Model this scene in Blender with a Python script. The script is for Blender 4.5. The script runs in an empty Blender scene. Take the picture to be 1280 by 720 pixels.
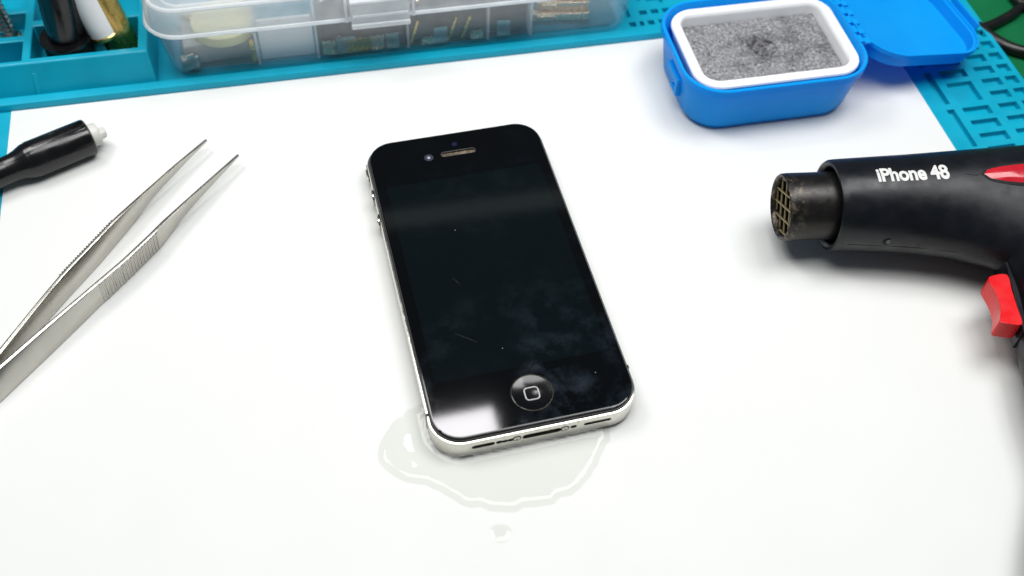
import bpy, bmesh, math, random
from mathutils import Vector, Matrix, noise
from mathutils.geometry import delaunay_2d_cdt

S = 0.001                       # the script thinks in millimetres
R = math.radians
sc = bpy.context.scene
C = sc.collection
random.seed(4)

# ------------------------------------------------------------------ camera
CAM = Vector((6.670, -203.736, 261.309))
RW = Matrix(((0.99869, 0.04052, 0.03129), (0.0512, -0.79044, -0.6104), (0.0, 0.6112, -0.79148)))
F = 1350.0
cd = bpy.data.cameras.new('camera')
co = bpy.data.objects.new('camera', cd)
C.objects.link(co)
mw = Matrix.Identity(4)
for i in range(3):
    mw[i][0] = RW[0][i]; mw[i][1] = -RW[1][i]; mw[i][2] = -RW[2][i]; mw[i][3] = CAM[i] * S
co.matrix_world = mw
cd.sensor_width = 36
cd.lens = F / 1280 * 36
cd.clip_start = 0.01
cd.clip_end = 20
cd.dof.use_dof = True
cd.dof.focus_distance = 0.325
cd.dof.aperture_fstop = 12
sc.camera = co

# ------------------------------------------------------------------ light
wd = bpy.data.worlds.new('World')
sc.world = wd
wd.use_nodes = True
bg = wd.node_tree.nodes['Background']
bg.inputs[0].default_value = (0.80, 0.93, 1.0, 1)
bg.inputs[1].default_value = 0.085


def area_lamp(name, loc, target, sx, sy, watt, spin=0.0, col=(1, 1, 1)):
    l = bpy.data.lights.new(name, 'AREA')
    l.shape = 'RECTANGLE'
    l.size = sx * S; l.size_y = sy * S
    l.energy = watt; l.color = col
    o = bpy.data.objects.new(name, l)
    C.objects.link(o)
    d = (Vector(target) - Vector(loc)).normalized()
    z = -d
    x = Vector((math.cos(R(spin)), math.sin(R(spin)), 0))
    x = (x - z * x.dot(z)).normalized()
    y = z.cross(x)
    m = Matrix.Identity(4)
    for i in range(3):
        m[i][0] = x[i]; m[i][1] = y[i]; m[i][2] = z[i]; m[i][3] = loc[i] * S
    o.matrix_world = m
    return o


area_lamp('bench_tube', (-32, 284, 600), (-32, 284, 0), 64, 34, 0.14, 16.6, (1.0, 0.98, 1.0))
area_lamp('overhead_lamp', (0, -15, 620), (0, 0, 0), 440, 250, 2.35, 10, (1.0, 1.0, 0.985))
area_lamp('left_bench_lamp', (-340, 140, 600), (-120, 60, 0), 200, 240, 1.5, 16.6, (1.0, 0.99, 0.97))
area_lamp('right_bench_lamp', (270, 120, 600), (120, 30, 0), 200, 260, 1.4, 16.6, (1.0, 1.0, 1.0))
area_lamp('glass_band_strip', (-60, 815, 900), (0, 0, 0), 700, 24, 0.014, 14, (0.9, 1.0, 0.95))  # weak unseen strip, added to draw the faint reflected band across the phone glass
sc.view_settings.view_transform = 'Standard'
sc.view_settings.look = 'None'
sc.view_settings.gamma = 1
sc.view_settings.exposure = 0.24
sc.cycles.use_denoising = True
sc.cycles.max_bounces = 12
sc.cycles.transparent_max_bounces = 24


# ------------------------------------------------------------------ helpers
def at(u, v, z):
    """the point at height z that the photograph shows at pixel (u, v)"""
    d = RW.transposed() @ Vector(((u - 640) / F, (v - 360) / F, 1))
    return CAM + d * ((z - CAM.z) / d.z)


def thing(name, label, cat, loc=(0, 0, 0), rz=0.0, group=None):
    o = bpy.data.objects.new(name, None)
    o.empty_display_size = 0.01
    C.objects.link(o)
    o.location = Vector(loc) * S
    o.rotation_euler = (0, 0, R(rz))
    o['label'] = label; o['category'] = cat
    if group: o['group'] = group
    o['_m'] = [loc[0], loc[1], loc[2], R(rz)]
    return o


def tag(o, label, cat, group=None):
    o['label'] = label; o['category'] = cat
    if group: o['group'] = group
    return o


def frame_of(o):
    m = Matrix.Identity(4)
    while o is not None:
        if '_m' in o:
            x, y, z, a = o['_m']
            m = Matrix.Translation((x, y, z)) @ Matrix.Rotation(a, 4, 'Z') @ m
        o = o.parent
    return m


def obj(name, verts, faces, mat, parent=None, world=False, smooth=35, bevel=0, seg=2, sub=0):
    if world and parent is not None:
        inv = frame_of(parent).inverted()
        verts = [inv @ Vector(v) for v in verts]
    me = bpy.data.meshes.new(name)
    me.from_pydata([tuple(c * S for c in v) for v in verts], [], faces)
    bm = bmesh.new(); bm.from_mesh(me)
    bmesh.ops.recalc_face_normals(bm, faces=bm.faces)
    bm.to_mesh(me); bm.free()
    me.update()
    if smooth:
        me.polygons.foreach_set('use_smooth', [True] * len(me.polygons))
        me.set_sharp_from_angle(angle=R(smooth))
    me.materials.append(mat)
    o = bpy.data.objects.new(name, me)
    C.objects.link(o)
    if parent is not None: o.parent = parent
    if bevel:
        b = o.modifiers.new('bevel', 'BEVEL')
        b.width = bevel * S; b.segments = seg; b.limit_method = 'ANGLE'; b.angle_limit = R(30)
        b.harden_normals = False
    if sub:
        s = o.modifiers.new('sub', 'SUBSURF'); s.levels = sub; s.render_levels = sub
    return o


def join(*vfs):
    V, Fc = [], []
    for v, f in vfs:
        n = len(V); V += list(v); Fc += [[i + n for i in p] for p in f]
    return V, Fc


def box(x0, x1, y0, y1, z0, z1):
    v = [(x, y, z) for z in (z0, z1) for y in (y0, y1) for x in (x0, x1)]
    return v, [[0, 1, 3, 2], [4, 5, 7, 6], [0, 1, 5, 4], [2, 3, 7, 6], [0, 2, 6, 4], [1, 3, 7, 5]]


def rrect(w, h, r, n=8, cx=0, cy=0):
    p = []
    for k, (sx, sy) in enumerate(((1, 1), (-1, 1), (-1, -1), (1, -1))):
        for i in range(n + 1):
            a = math.pi / 2 * (k + i / n)
            p.append((cx + sx * (w / 2 - r) + r * math.cos(a), cy + sy * (h / 2 - r) + r * math.sin(a)))
    return p


def loft(rings, cap0=True, cap1=True, closed=True):
    n = len(rings[0]); V = [p for r in rings for p in r]; Fc = []
    for k in range(len(rings) - 1):
        for i in range(n if closed else n - 1):
            j = (i + 1) % n
            Fc.append([k * n + i, k * n + j, (k + 1) * n + j, (k + 1) * n + i])
    if cap0: Fc.append(list(range(n)))
    if cap1: Fc.append([(len(rings) - 1) * n + i for i in range(n)])
    return V, Fc


def rr_loft(secs, n=8, cap0=True, cap1=True, cx=0, cy=0):
    """secs: (z, w, h, r[, cx, cy])"""
    rings = []
    for s in secs:
        ox, oy = (s[4], s[5]) if len(s) > 4 else (0, 0)
        rings.append([(x, y, s[0]) for x, y in rrect(s[1], s[2], s[3], n, cx + ox, cy + oy)])
    return loft(rings, cap0, cap1)


def tube(path, rad, n=12, cap=True, up=None):
    path = [Vector(p) for p in path]
    rings = []
    t0 = (path[1] - path[0]).normalized()
    ref = Vector(up) if up else (Vector((0, 0, 1)) if abs(t0.z) < 0.9 else Vector((1, 0, 0)))
    a = t0.cross(ref).normalized()
    for i, p in enumerate(path):
        t = (path[min(i + 1, len(path) - 1)] - path[max(i - 1, 0)]).normalized()
        a = (a - t * a.dot(t)).normalized()
        b = t.cross(a)
        r = rad[i] if isinstance(rad, (list, tuple)) else rad
        rx, ry = r if isinstance(r, (list, tuple)) else (r, r)
        rings.append([p + a * rx * math.cos(2 * math.pi * k / n) + b * ry * math.sin(2 * math.pi * k / n) for k in range(n)])
    return loft(rings, cap, cap)


def lathe(prof, n=32, base=(0, 0, 0), axis=(0, 0, 1)):
    """prof: (distance along the axis, radius)"""
    ax = Vector(axis).normalized()
    ref = Vector((0, 0, 1)) if abs(ax.z) < 0.9 else Vector((1, 0, 0))
    a = ax.cross(ref).normalized(); b = ax.cross(a)
    rings = [[Vector(base) + ax * s + a * r * math.cos(2 * math.pi * k / n) + b * r * math.sin(2 * math.pi * k / n)
              for k in range(n)] for s, r in prof]
    return loft(rings, True, True)


def spline(pts, n=6, closed=False):
    P = [Vector(p) for p in pts]; out = []; m = len(P)
    rng = range(m) if closed else range(m - 1)
    for i in rng:
        if closed: p0, p1, p2, p3 = P[i - 1], P[i], P[(i + 1) % m], P[(i + 2) % m]
        else: p0, p1, p2, p3 = P[max(i - 1, 0)], P[i], P[i + 1], P[min(i + 2, m - 1)]
        for k in range(n):
            t = k / n
            out.append(0.5 * ((2 * p1) + (p2 - p0) * t + (2 * p0 - 5 * p1 + 4 * p2 - p3) * t * t + (3 * p1 - p0 - 3 * p2 + p3) * t ** 3))
    if not closed: out.append(P[-1])
    return out


def cut(o, *vfs):
    """real recesses: subtract the given closed shapes from a mesh"""
    for v, f in vfs:
        me = bpy.data.meshes.new('c'); me.from_pydata([tuple(c * S for c in p) for p in v], [], f)
        bm = bmesh.new(); bm.from_mesh(me); bmesh.ops.recalc_face_normals(bm, faces=bm.faces); bm.to_mesh(me); bm.free()
        c = bpy.data.objects.new('c', me); C.objects.link(c); c.parent = o.parent
        m = o.modifiers.new('b', 'BOOLEAN'); m.object = c; m.operation = 'DIFFERENCE'; m.solver = 'EXACT'
        dg = bpy.context.evaluated_depsgraph_get(); dg.update()
        new = bpy.data.meshes.new_from_object(o.evaluated_get(dg))
        o.modifiers.clear(); o.data = new
        bpy.data.objects.remove(c, do_unlink=True)
    o.data.polygons.foreach_set('use_smooth', [True] * len(o.data.polygons))
    o.data.set_sharp_from_angle(angle=R(35))


# ------------------------------------------------------------------ materials
class NT:
    def __init__(s, name):
        s.m = bpy.data.materials.new(name); s.m.use_nodes = True
        s.t = s.m.node_tree; s.t.nodes.clear()
        s.out = s.n('ShaderNodeOutputMaterial')

    def n(s, k, **kw):
        x = s.t.nodes.new(k)
        for a, b in kw.items():
            if hasattr(x, a): setattr(x, a, b)
        return x

    def l(s, a, b): s.t.links.new(a, b)

    def coord(s): return s.n('ShaderNodeTexCoord').outputs['Object']

    def noise(s, scale, detail=3, rough=0.5, vec=None):
        x = s.n('ShaderNodeTexNoise'); x.inputs['Scale'].default_value = scale
        x.inputs['Detail'].default_value = detail; x.inputs['Roughness'].default_value = rough
        s.l(vec or s.coord(), x.inputs['Vector']); return x.outputs['Fac']

    def ramp(s, fac, stops):
        x = s.n('ShaderNodeValToRGB'); e = x.color_ramp.elements
        while len(e) < len(stops): e.new(0.5)
        for k, (p, c) in zip(e, stops):
            k.position = p; k.color = c if len(c) == 4 else (*c, 1)
        s.l(fac, x.inputs[0]); return x.outputs[0]

    def mapr(s, fac, a, b, c, d):
        x = s.n('ShaderNodeMapRange')
        for i, v in enumerate((a, b, c, d)): x.inputs[i + 1].default_value = v
        s.l(fac, x.inputs[0]); return x.outputs[0]

    def bump(s, h, strength, dist):
        x = s.n('ShaderNodeBump'); x.inputs['Strength'].default_value = strength
        x.inputs['Distance'].default_value = dist; s.l(h, x.inputs['Height']); return x.outputs['Normal']

    def pbsdf(s, col=None, rough=0.5, metal=0, spec=0.5):
        x = s.n('ShaderNodeBsdfPrincipled')
        if col: x.inputs['Base Color'].default_value = (*col, 1)
        x.inputs['Roughness'].default_value = rough; x.inputs['Metallic'].default_value = metal
        x.inputs['Specular IOR Level'].default_value = spec
        return x

    def schlick(s, f0):
        lw_ = s.n('ShaderNodeLayerWeight'); lw_.inputs[0].default_value = 0.5
        p = s.n('ShaderNodeMath', operation='POWER'); s.l(lw_.outputs['Facing'], p.inputs[0]); p.inputs[1].default_value = 5
        return s.mapr(p.outputs[0], 0, 1, f0, 1.0)

    def done(s, sh): s.l(sh, s.out.inputs['Surface']); return s.m


def plastic(name, col, rough=0.4, var=0.12, scale=60, bump=0.0, bscale=900, metal=0, spec=0.5, rvar=0.08):
    t = NT(name)
    b = t.pbsdf(None, rough, metal, spec)
    f = t.noise(scale, 4, 0.6)
    lo = tuple(c * (1 - var) for c in col); hi = tuple(min(1, c * (1 + var)) for c in col)
    t.l(t.ramp(f, [(0.3, lo), (0.7, hi)]), b.inputs['Base Color'])
    t.l(t.mapr(t.noise(scale * 3, 3), 0.3, 0.7, max(0.02, rough - rvar), rough + rvar), b.inputs['Roughness'])
    if bump: t.l(t.bump(t.noise(bscale, 3), bump, 0.0002), b.inputs['Normal'])
    return t.done(b.outputs[0])


M = {}
M['desk'] = plastic('green desk mat', (0.002, 0.125, 0.042), 0.6, 0.15, 40, 0.2, 1500, spec=0.2)
M['paper'] = plastic('white paper', (0.735, 0.742, 0.73), 0.65, 0.012, 14, 0.12, 2200, spec=0.3)
M['silicone'] = plastic('turquoise silicone', (0.0, 0.345, 0.505), 0.40, 0.10, 45, 0.12, 2500, spec=0.4)
M['black_rubber'] = plastic('black rubber', (0.006, 0.006, 0.007), 0.38, 0.2, 80, 0.1, 2000)
M['gun_black'] = plastic('black gun plastic', (0.004, 0.005, 0.008), 0.36, 0.25, 70, 0.08, 3000, spec=0.36)
M['black_gloss'] = plastic('black glossy plastic', (0.004, 0.004, 0.005), 0.22, 0.2, 80)
M['hole'] = plastic('dark hole', (0.0015, 0.0015, 0.0015), 0.8, 0.1, 80)
M['red'] = plastic('red plastic', (0.72, 0.008, 0.012), 0.3, 0.05, 80)
M['red_gloss'] = plastic('red lacquer', (0.50, 0.012, 0.025), 0.16, 0.15, 80)
M['white_print'] = plastic('white print', (0.66, 0.66, 0.65), 0.5, 0.08, 500)
M['white_plastic'] = plastic('white tray plastic', (0.83, 0.84, 0.86), 0.4, 0.02, 60)
M['white_tip'] = plastic('greyish white nylon', (0.62, 0.62, 0.58), 0.45, 0.08, 300)
M['cream'] = plastic('cream paper', (0.72, 0.68, 0.42), 0.6, 0.06, 120)
M['steel'] = plastic('satin steel', (0.50, 0.485, 0.445), 0.25, 0.06, 120, metal=1, rvar=0.02)
M['brass'] = plastic('brass', (0.72, 0.50, 0.16), 0.25, 0.1, 200, metal=1)
M['bronze'] = plastic('contact bronze', (0.82, 0.64, 0.46), 0.28, 0.08, 200, metal=1)
M['grey_board'] = plastic('dark grey parts', (0.10, 0.10, 0.105), 0.5, 0.3, 200)
M['mid_grey'] = plastic('pale grey parts', (0.36, 0.37, 0.38), 0.5, 0.15, 200)
M['cable'] = plastic('cable sheath', (0.006, 0.006, 0.006), 0.35, 0.2, 100)


def polished_steel():
    t = NT('polished steel band')
    b = t.pbsdf((0.66, 0.64, 0.58), 0.16, 1)
    v = t.n('ShaderNodeMapping'); v.inputs['Scale'].default_value = (1, 1, 12); t.l(t.coord(), v.inputs[0])
    t.l(t.mapr(t.noise(420, 4, 0.6, v.outputs[0]), 0.3, 0.75, 0.10, 0.30), b.inputs['Roughness'])
    t.l(t.ramp(t.noise(900, 4, 0.7), [(0.25, (0.36, 0.34, 0.28)), (0.45, (0.68, 0.665, 0.61))]), b.inputs['Base Color'])
    return t.done(b.outputs[0])


M['band'] = polished_steel()


def glass_black(name, base, tint):
    """glossy black glass with finger smears, dust specks and hairline scratches"""
    t = NT(name)
    co_ = t.coord()
    b = t.pbsdf(base, 0.03, 0, 0.5)
    # smears: blotchy film, heavier towards the button end (-y)
    sm = t.noise(120, 6, 0.66, co_)
    patch = t.noise(38, 2, 0.5, co_)
    sep = t.n('ShaderNodeSeparateXYZ'); t.l(co_, sep.inputs[0])
    low = t.mapr(sep.outputs['Y'], -0.008, -0.042, 0.0, 1.0)
    m1 = t.n('ShaderNodeMath', operation='MULTIPLY'); t.l(t.mapr(sm, 0.46, 0.66, 0, 1), m1.inputs[0]); t.l(t.mapr(patch, 0.42, 0.6, 0, 1), m1.inputs[1])
    m2 = t.n('ShaderNodeMath', operation='MULTIPLY_ADD'); t.l(low, m2.inputs[0]); m2.inputs[1].default_value = 0.9; m2.inputs[2].default_value = 0.14
    m3 = t.n('ShaderNodeMath', operation='MULTIPLY'); t.l(m1.outputs[0], m3.inputs[0]); t.l(m2.outputs[0], m3.inputs[1])
    # dust
    vo = t.n('ShaderNodeTexVoronoi'); vo.inputs['Scale'].default_value = 260; t.l(co_, vo.inputs['Vector'])
    dsel = t.n('ShaderNodeSeparateColor'); t.l(vo.outputs['Color'], dsel.inputs[0])
    d1 = t.n('ShaderNodeMath', operation='LESS_THAN'); t.l(vo.outputs['Distance'], d1.inputs[0]); d1.inputs[1].default_value = 0.045
    d2 = t.n('ShaderNodeMath', operation='GREATER_THAN'); t.l(dsel.outputs[0], d2.inputs[0]); d2.inputs[1].default_value = 0.90
    d3 = t.n('ShaderNodeMath', operation='MULTIPLY'); t.l(d1.outputs[0], d3.inputs[0]); t.l(d2.outputs[0], d3.inputs[1])
    mx = t.n('ShaderNodeMix', data_type='RGBA'); t.l(m3.outputs[0], mx.inputs['Factor'])
    mx.inputs[6].default_value = (*base, 1); mx.inputs[7].default_value = (*tint, 1)
    mx2 = t.n('ShaderNodeMix', data_type='RGBA'); t.l(d3.outputs[0], mx2.inputs['Factor'])
    t.l(mx.outputs[2], mx2.inputs[6]); mx2.inputs[7].default_value = (0.22, 0.23, 0.22, 1)
    t.l(mx2.outputs[2], b.inputs['Base Color'])
    t.l(t.mapr(m3.outputs[0], 0, 1, 0.05, 0.18), b.inputs['Roughness'])
    return t.done(b.outputs[0])


M['bezel'] = glass_black('black bezel glass', (0.0006, 0.0008, 0.0014), (0.010, 0.016, 0.024))
M['screen'] = glass_black('dark display glass', (0.0010, 0.0032, 0.0042), (0.010, 0.018, 0.023))


def blue_plastic():
    t = NT('blue translucent plastic')
    f = t.noise(50, 3)
    col = t.ramp(f, [(0.3, (0.005, 0.42, 0.97)), (0.7, (0.01, 0.46, 1.0))])
    b = t.pbsdf(None, 0.30, 0, 0.14); t.l(col, b.inputs['Base Color'])
    tr = t.n('ShaderNodeBsdfTranslucent'); tr.inputs[0].default_value = (0.01, 0.14, 0.95, 1)
    mx = t.n('ShaderNodeMixShader'); mx.inputs[0].default_value = 0.34
    t.l(b.outputs[0], mx.inputs[1]); t.l(tr.outputs[0], mx.inputs[2])
    return t.done(mx.outputs[0])


M['blue'] = blue_plastic()


def clear_plastic(name, haze, tint=(0.95, 0.97, 0.98), rough=0.12):
    t = NT(name)
    tp = t.n('ShaderNodeBsdfTransparent'); tp.inputs[0].default_value = (*tint, 1)
    df = t.n('ShaderNodeBsdfDiffuse'); df.inputs[0].default_value = (0.93, 0.95, 0.97, 1)
    tl = t.n('ShaderNodeBsdfTranslucent'); tl.inputs[0].default_value = (0.93, 0.95, 0.97, 1)
    a = t.n('ShaderNodeMixShader'); a.inputs[0].default_value = 0.5
    t.l(df.outputs[0], a.inputs[1]); t.l(tl.outputs[0], a.inputs[2])
    h = t.n('ShaderNodeMixShader')
    t.l(t.mapr(t.noise(90, 3), 0.3, 0.7, haze * 0.8, haze * 1.2), h.inputs[0])
    t.l(tp.outputs[0], h.inputs[1]); t.l(a.outputs[0], h.inputs[2])
    g = t.n('ShaderNodeBsdfGlossy'); g.inputs['Roughness'].default_value = rough
    o = t.n('ShaderNodeMixShader'); t.l(t.schlick(0.035), o.inputs[0]); t.l(h.outputs[0], o.inputs[1]); t.l(g.outputs[0], o.inputs[2])
    return t.done(o.outputs[0])


M['clear'] = clear_plastic('clear box plastic', 0.09)
M['frost'] = clear_plastic('frosted lid plastic', 0.58)
M['milky'] = clear_plastic('milky edge plastic', 0.85)


def water():
    t = NT('water')
    tp = t.n('ShaderNodeBsdfTransparent'); tp.inputs[0].default_value = (0.945, 0.947, 0.932, 1)
    g = t.n('ShaderNodeBsdfGlossy'); g.inputs['Roughness'].default_value = 0.02
    o = t.n('ShaderNodeMixShader'); t.l(t.schlick(0.022), o.inputs[0]); t.l(tp.outputs[0], o.inputs[1]); t.l(g.outputs[0], o.inputs[2])
    return t.done(o.outputs[0])


M['water'] = water()


def sponge_mat():
    t = NT('grey damp sponge')
    b = t.pbsdf(None, 0.75, 0, 0.3)
    f = t.noise(900, 4, 0.75)
    g = t.noise(110, 3, 0.6)
    c1 = t.ramp(f, [(0.30, (0.09, 0.09, 0.095)), (0.46, (0.25, 0.25, 0.265)), (0.58, (0.36, 0.36, 0.38)), (0.72, (0.62, 0.62, 0.64))])
    c2 = t.ramp(g, [(0.30, (0.35, 0.35, 0.36)), (0.5, (1, 1, 1))])
    mx = t.n('ShaderNodeMix', data_type='RGBA', blend_type='MULTIPLY'); mx.inputs['Factor'].default_value = 0.8
    t.l(c1, mx.inputs[6]); t.l(c2, mx.inputs[7])
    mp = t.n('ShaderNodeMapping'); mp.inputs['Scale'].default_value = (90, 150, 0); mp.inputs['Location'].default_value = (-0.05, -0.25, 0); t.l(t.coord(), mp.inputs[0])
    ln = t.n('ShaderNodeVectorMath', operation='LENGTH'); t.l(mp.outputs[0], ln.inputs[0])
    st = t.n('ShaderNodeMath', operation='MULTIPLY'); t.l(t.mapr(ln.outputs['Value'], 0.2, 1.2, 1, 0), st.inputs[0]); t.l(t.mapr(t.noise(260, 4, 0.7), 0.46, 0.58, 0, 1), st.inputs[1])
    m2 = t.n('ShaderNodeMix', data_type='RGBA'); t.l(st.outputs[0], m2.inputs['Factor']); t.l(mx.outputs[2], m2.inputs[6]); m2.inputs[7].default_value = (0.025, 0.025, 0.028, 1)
    t.l(m2.outputs[2], b.inputs['Base Color'])
    t.l(t.bump(f, 0.9, 0.0006), b.inputs['Normal'])
    return t.done(b.outputs[0])


M['sponge'] = sponge_mat()


def nozzle_mat():
    t = NT('heat stained nozzle steel')
    b = t.pbsdf(None, 0.35, 0.85)
    sep = t.n('ShaderNodeSeparateXYZ'); t.l(t.coord(), sep.inputs[0])
    edge = t.mapr(sep.outputs['X'], 0.0, 0.006, 0.8, 0.0)
    n = t.noise(420, 5, 0.75)
    mm = t.n('ShaderNodeMath', operation='MULTIPLY'); t.l(edge, mm.inputs[0]); t.l(t.mapr(n, 0.50, 0.66, 0, 1), mm.inputs[1])
    mx = t.n('ShaderNodeMix', data_type='RGBA'); t.l(mm.outputs[0], mx.inputs['Factor'])
    mx.inputs[6].default_value = (0.035, 0.033, 0.032, 1); mx.inputs[7].default_value = (0.30, 0.25, 0.17, 1)
    t.l(mx.outputs[2], b.inputs['Base Color'])
    t.l(t.mapr(n, 0.3, 0.7, 0.26, 0.5), b.inputs['Roughness'])
    return t.done(b.outputs[0])


M['nozzle'] = nozzle_mat()

# ================================================================== setting
MA = 14.0                                   # the mat and the paper lie turned by 14 degrees
ca, sa = math.cos(R(MA)), math.sin(R(MA))


def mw_(mx, my, z=0): return Vector((mx * ca - my * sa, mx * sa + my * ca, z))


desk = obj('desk', *box(-700, 700, -600, 800, -30, -4.6), M['desk'])
desk['kind'] = 'structure'

# ------------------------------------------------------------------ repair mat
mat = thing('repair_mat', 'turquoise silicone repair mat with a parts tray and rows of small pockets', 'work mat', (0, 0, -4.6), MA)


def heightfield(x0, x1, y0, y1, ztop, zbase, pockets, taper=None):
    xs = sorted({x0, x1, *[round(p[i], 3) for p in pockets for i in (0, 1)]})
    ys = sorted({y0, y1, *[round(p[i], 3) for p in pockets for i in (2, 3)]})
    nx, ny = len(xs) - 1, len(ys) - 1

    def hh(i, j):
        cx, cy = (xs[i] + xs[i + 1]) / 2, (ys[j] + ys[j + 1]) / 2
        for p in pockets:
            if p[0] < cx < p[1] and p[2] < cy < p[3]: return p[4]
        return ztop
    H = [[hh(i, j) for j in range(ny)] for i in range(nx)]
    idx = {}; V = []; Fc = []

    def vid(i, j, z):
        k = (i, j, z)
        if k not in idx: idx[k] = len(V); V.append([xs[i], ys[j], z])
        return idx[k]
    for i in range(nx):
        for j in range(ny):
            z = H[i][j]
            Fc.append([vid(i, j, z), vid(i + 1, j, z), vid(i + 1, j + 1, z), vid(i, j + 1, z)])
            z2 = H[i + 1][j] if i + 1 < nx else zbase
            if z2 != z: Fc.append([vid(i + 1, j, z), vid(i + 1, j + 1, z), vid(i + 1, j + 1, z2), vid(i + 1, j, z2)])
            z2 = H[i][j + 1] if j + 1 < ny else zbase
            if z2 != z: Fc.append([vid(i, j + 1, z), vid(i + 1, j + 1, z), vid(i + 1, j + 1, z2), vid(i, j + 1, z2)])
            if i == 0: Fc.append([vid(0, j, z), vid(0, j + 1, z), vid(0, j + 1, zbase), vid(0, j, zbase)])
            if j == 0: Fc.append([vid(i, 0, z), vid(i + 1, 0, z), vid(i + 1, 0, zbase), vid(i, 0, zbase)])
    if taper:
        for v in V:
            if v[2] == zbase: taper(v)
    return V, Fc


ZM = 4.3                                     # mat top above the desk (world z = -0.3)
pk = []
D = 2.0


def pocket(x0, x1, ytop, h): pk.append((x0, x1, ytop - h, ytop, ZM - D))


y = 93.6
while y > -140:
    big = abs(y - 60.7) < 2
    lowbig = abs(y - 54.1) < 2
    if big: pocket(181, 191, 60.6, 10.1)
    elif not lowbig: pocket(181, 191.4, y, 4.2)
    pocket(195, 202.4, y, 4.0)
    pocket(204.4, 209.0, y, 4.1)
    y -= 6.58
for yt, h in ((87.5, 17.0), (67.3, 17.0), (47.5, 18.8), (25.5, 18), (4, 18), (-17, 18), (-38, 18)):
    pocket(175.0, 177.9, yt, h)
for mx0, mx1 in ((75.4, 78.0), (79.5, 81.1), (82.7, 85.2), (87.0, 89.8), (92, 95), (97, 100)):
    pocket(mx0, mx1, 113.4, 2.6)
for mx0, mx1 in ((81.0, 84.0), (85.6, 88.6), (90.2, 93.0), (95, 98)):
    pocket(mx0, mx1, 119.6, 2.4)
pocket(75.6, 77.2, 124.5, 8.0)
pocket(85.5, 92.0, 127.5, 4.2); pocket(95.5, 103.0, 127.5, 4.2)
pocket(79.0, 83.5, 133.5, 8.0); pocket(88.0, 94.0, 135, 4.5)
obj('base_sheet', *heightfield(-215, 211, -175, 215, ZM, 0, pk), M['silicone'], mat, bevel=0.35)
rim_v, rim_f = rr_loft([(ZM, 386, 4.4, 0.8), (ZM + 2.3, 385.9, 4.2, 0.7), (ZM + 2.75, 385.4, 3.7, 0.6), (ZM + 2.8, 384.8, 3.2, 0.5)], 3, cx=-20, cy=104.4)
obj('rim', rim_v, rim_f, M['silicone'], mat)
cells = [(-138.3, -102.6, 113.6, 130.8, 6.0), (-138.3, -102.6, 134, 165, 6.0),
         (-172, -141.2, 113.0, 123.4, 6.0), (-172, -141.2, 126.4, 139, 9.5), (-172, -141.2, 142, 165, 6.0),
         (-208, -175, 113.0, 123.4, 6.0), (-208, -175, 126.4, 165, 6.0)]


def tap(v):
    if v[1] < 112: v[1] -= 4.6
    if v[0] > -101: v[0] += 1.2


obj('tray', *heightfield(-212, -99.5, 111.0, 170, 17.0, ZM, cells, tap), M['silicone'], mat, bevel=0.5)
obj('fin', *join(([(-138.7, 109.6, 13.5), (-137.2, 109.6, 13.5), (-138.7, 106.2, ZM + 1), (-137.2, 106.2, ZM + 1), (-138.7, 112, ZM + 1), (-137.2, 112, ZM + 1), (-138.7, 112, 13.5), (-137.2, 112, 13.5)],
     [[0, 1, 3, 2], [0, 1, 7, 6], [2, 3, 5, 4], [0, 2, 4, 6], [1, 3, 5, 7], [4, 5, 7, 6]])), M['silicone'], mat, bevel=0.2)

# ------------------------------------------------------------------ paper
NX, NY = 64, 48
pv, pf = [], []
for j in range(NY + 1):
    for i in range(NX + 1):
        mx = -147.4 + (169.2 + 147.4) * i / NX
        my = -150 + (102.0 + 150) * j / NY
        pv.append((mx, my, 0))
for j in range(NY):
    for i in range(NX):
        a = j * (NX + 1) + i
        pf.append([a, a + 1, a + NX + 2, a + NX + 1])
pv += [(x, y_, -0.25) for x, y_, z in pv]
n0 = (NX + 1) * (NY + 1)
pf += [[q + n0 for q in reversed(p)] for p in pf]
edge = [i for i in range(NX + 1)] + [(j + 1) * (NX + 1) + NX for j in range(NY)] + [NY * (NX + 1) + i for i in range(NX - 1, -1, -1)] + [j * (NX + 1) for j in range(NY - 1, 0, -1)]
for k in range(len(edge)):
    a, b = edge[k], edge[(k + 1) % len(edge)]
    pf.append([a, b, b + n0, a + n0])
paper = obj('paper_sheet', pv, pf, M['paper'])
paper.rotation_euler = (0, 0, R(MA))
tag(paper, 'large blank white sheet of paper covering the repair mat', 'paper')

# ================================================================== phone
PH = 16.575
phone = thing('smartphone', 'wet black smartphone with steel band and round home button lying face up', 'phone', (0, 0, 0), PH)
obj('back_glass', *rr_loft([(0, 55.6, 112.2, 7.6), (0.3, 56.6, 113.2, 8.0), (0.8, 56.8, 113.4, 8.1)]), M['black_gloss'], phone)
band = obj('steel_band', *rr_loft([(0.7, 57.2, 113.8, 8.2), (0.8, 58.0, 114.6, 8.6), (1.4, 58.6, 115.2, 8.9), (7.1, 58.6, 115.2, 8.9), (7.5, 58.2, 114.8, 8.7), (7.6, 57.4, 114.0, 8.3)], 12), M['band'], phone)


def slot_y(x0, x1, zc, h, y0, y1):
    n = 6; r = h / 2; ring = []
    for k in range(2 * n + 2):
        if k <= n: a = -math.pi / 2 + math.pi * k / n; cx_ = x1 - r
        else: a = math.pi / 2 + math.pi * (k - n - 1) / n; cx_ = x0 + r
        ring.append((cx_ + r * math.cos(a), zc + r * math.sin(a)))
    return loft([[(x, y0, z) for x, z in ring], [(x, y1, z) for x, z in ring]])


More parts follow.
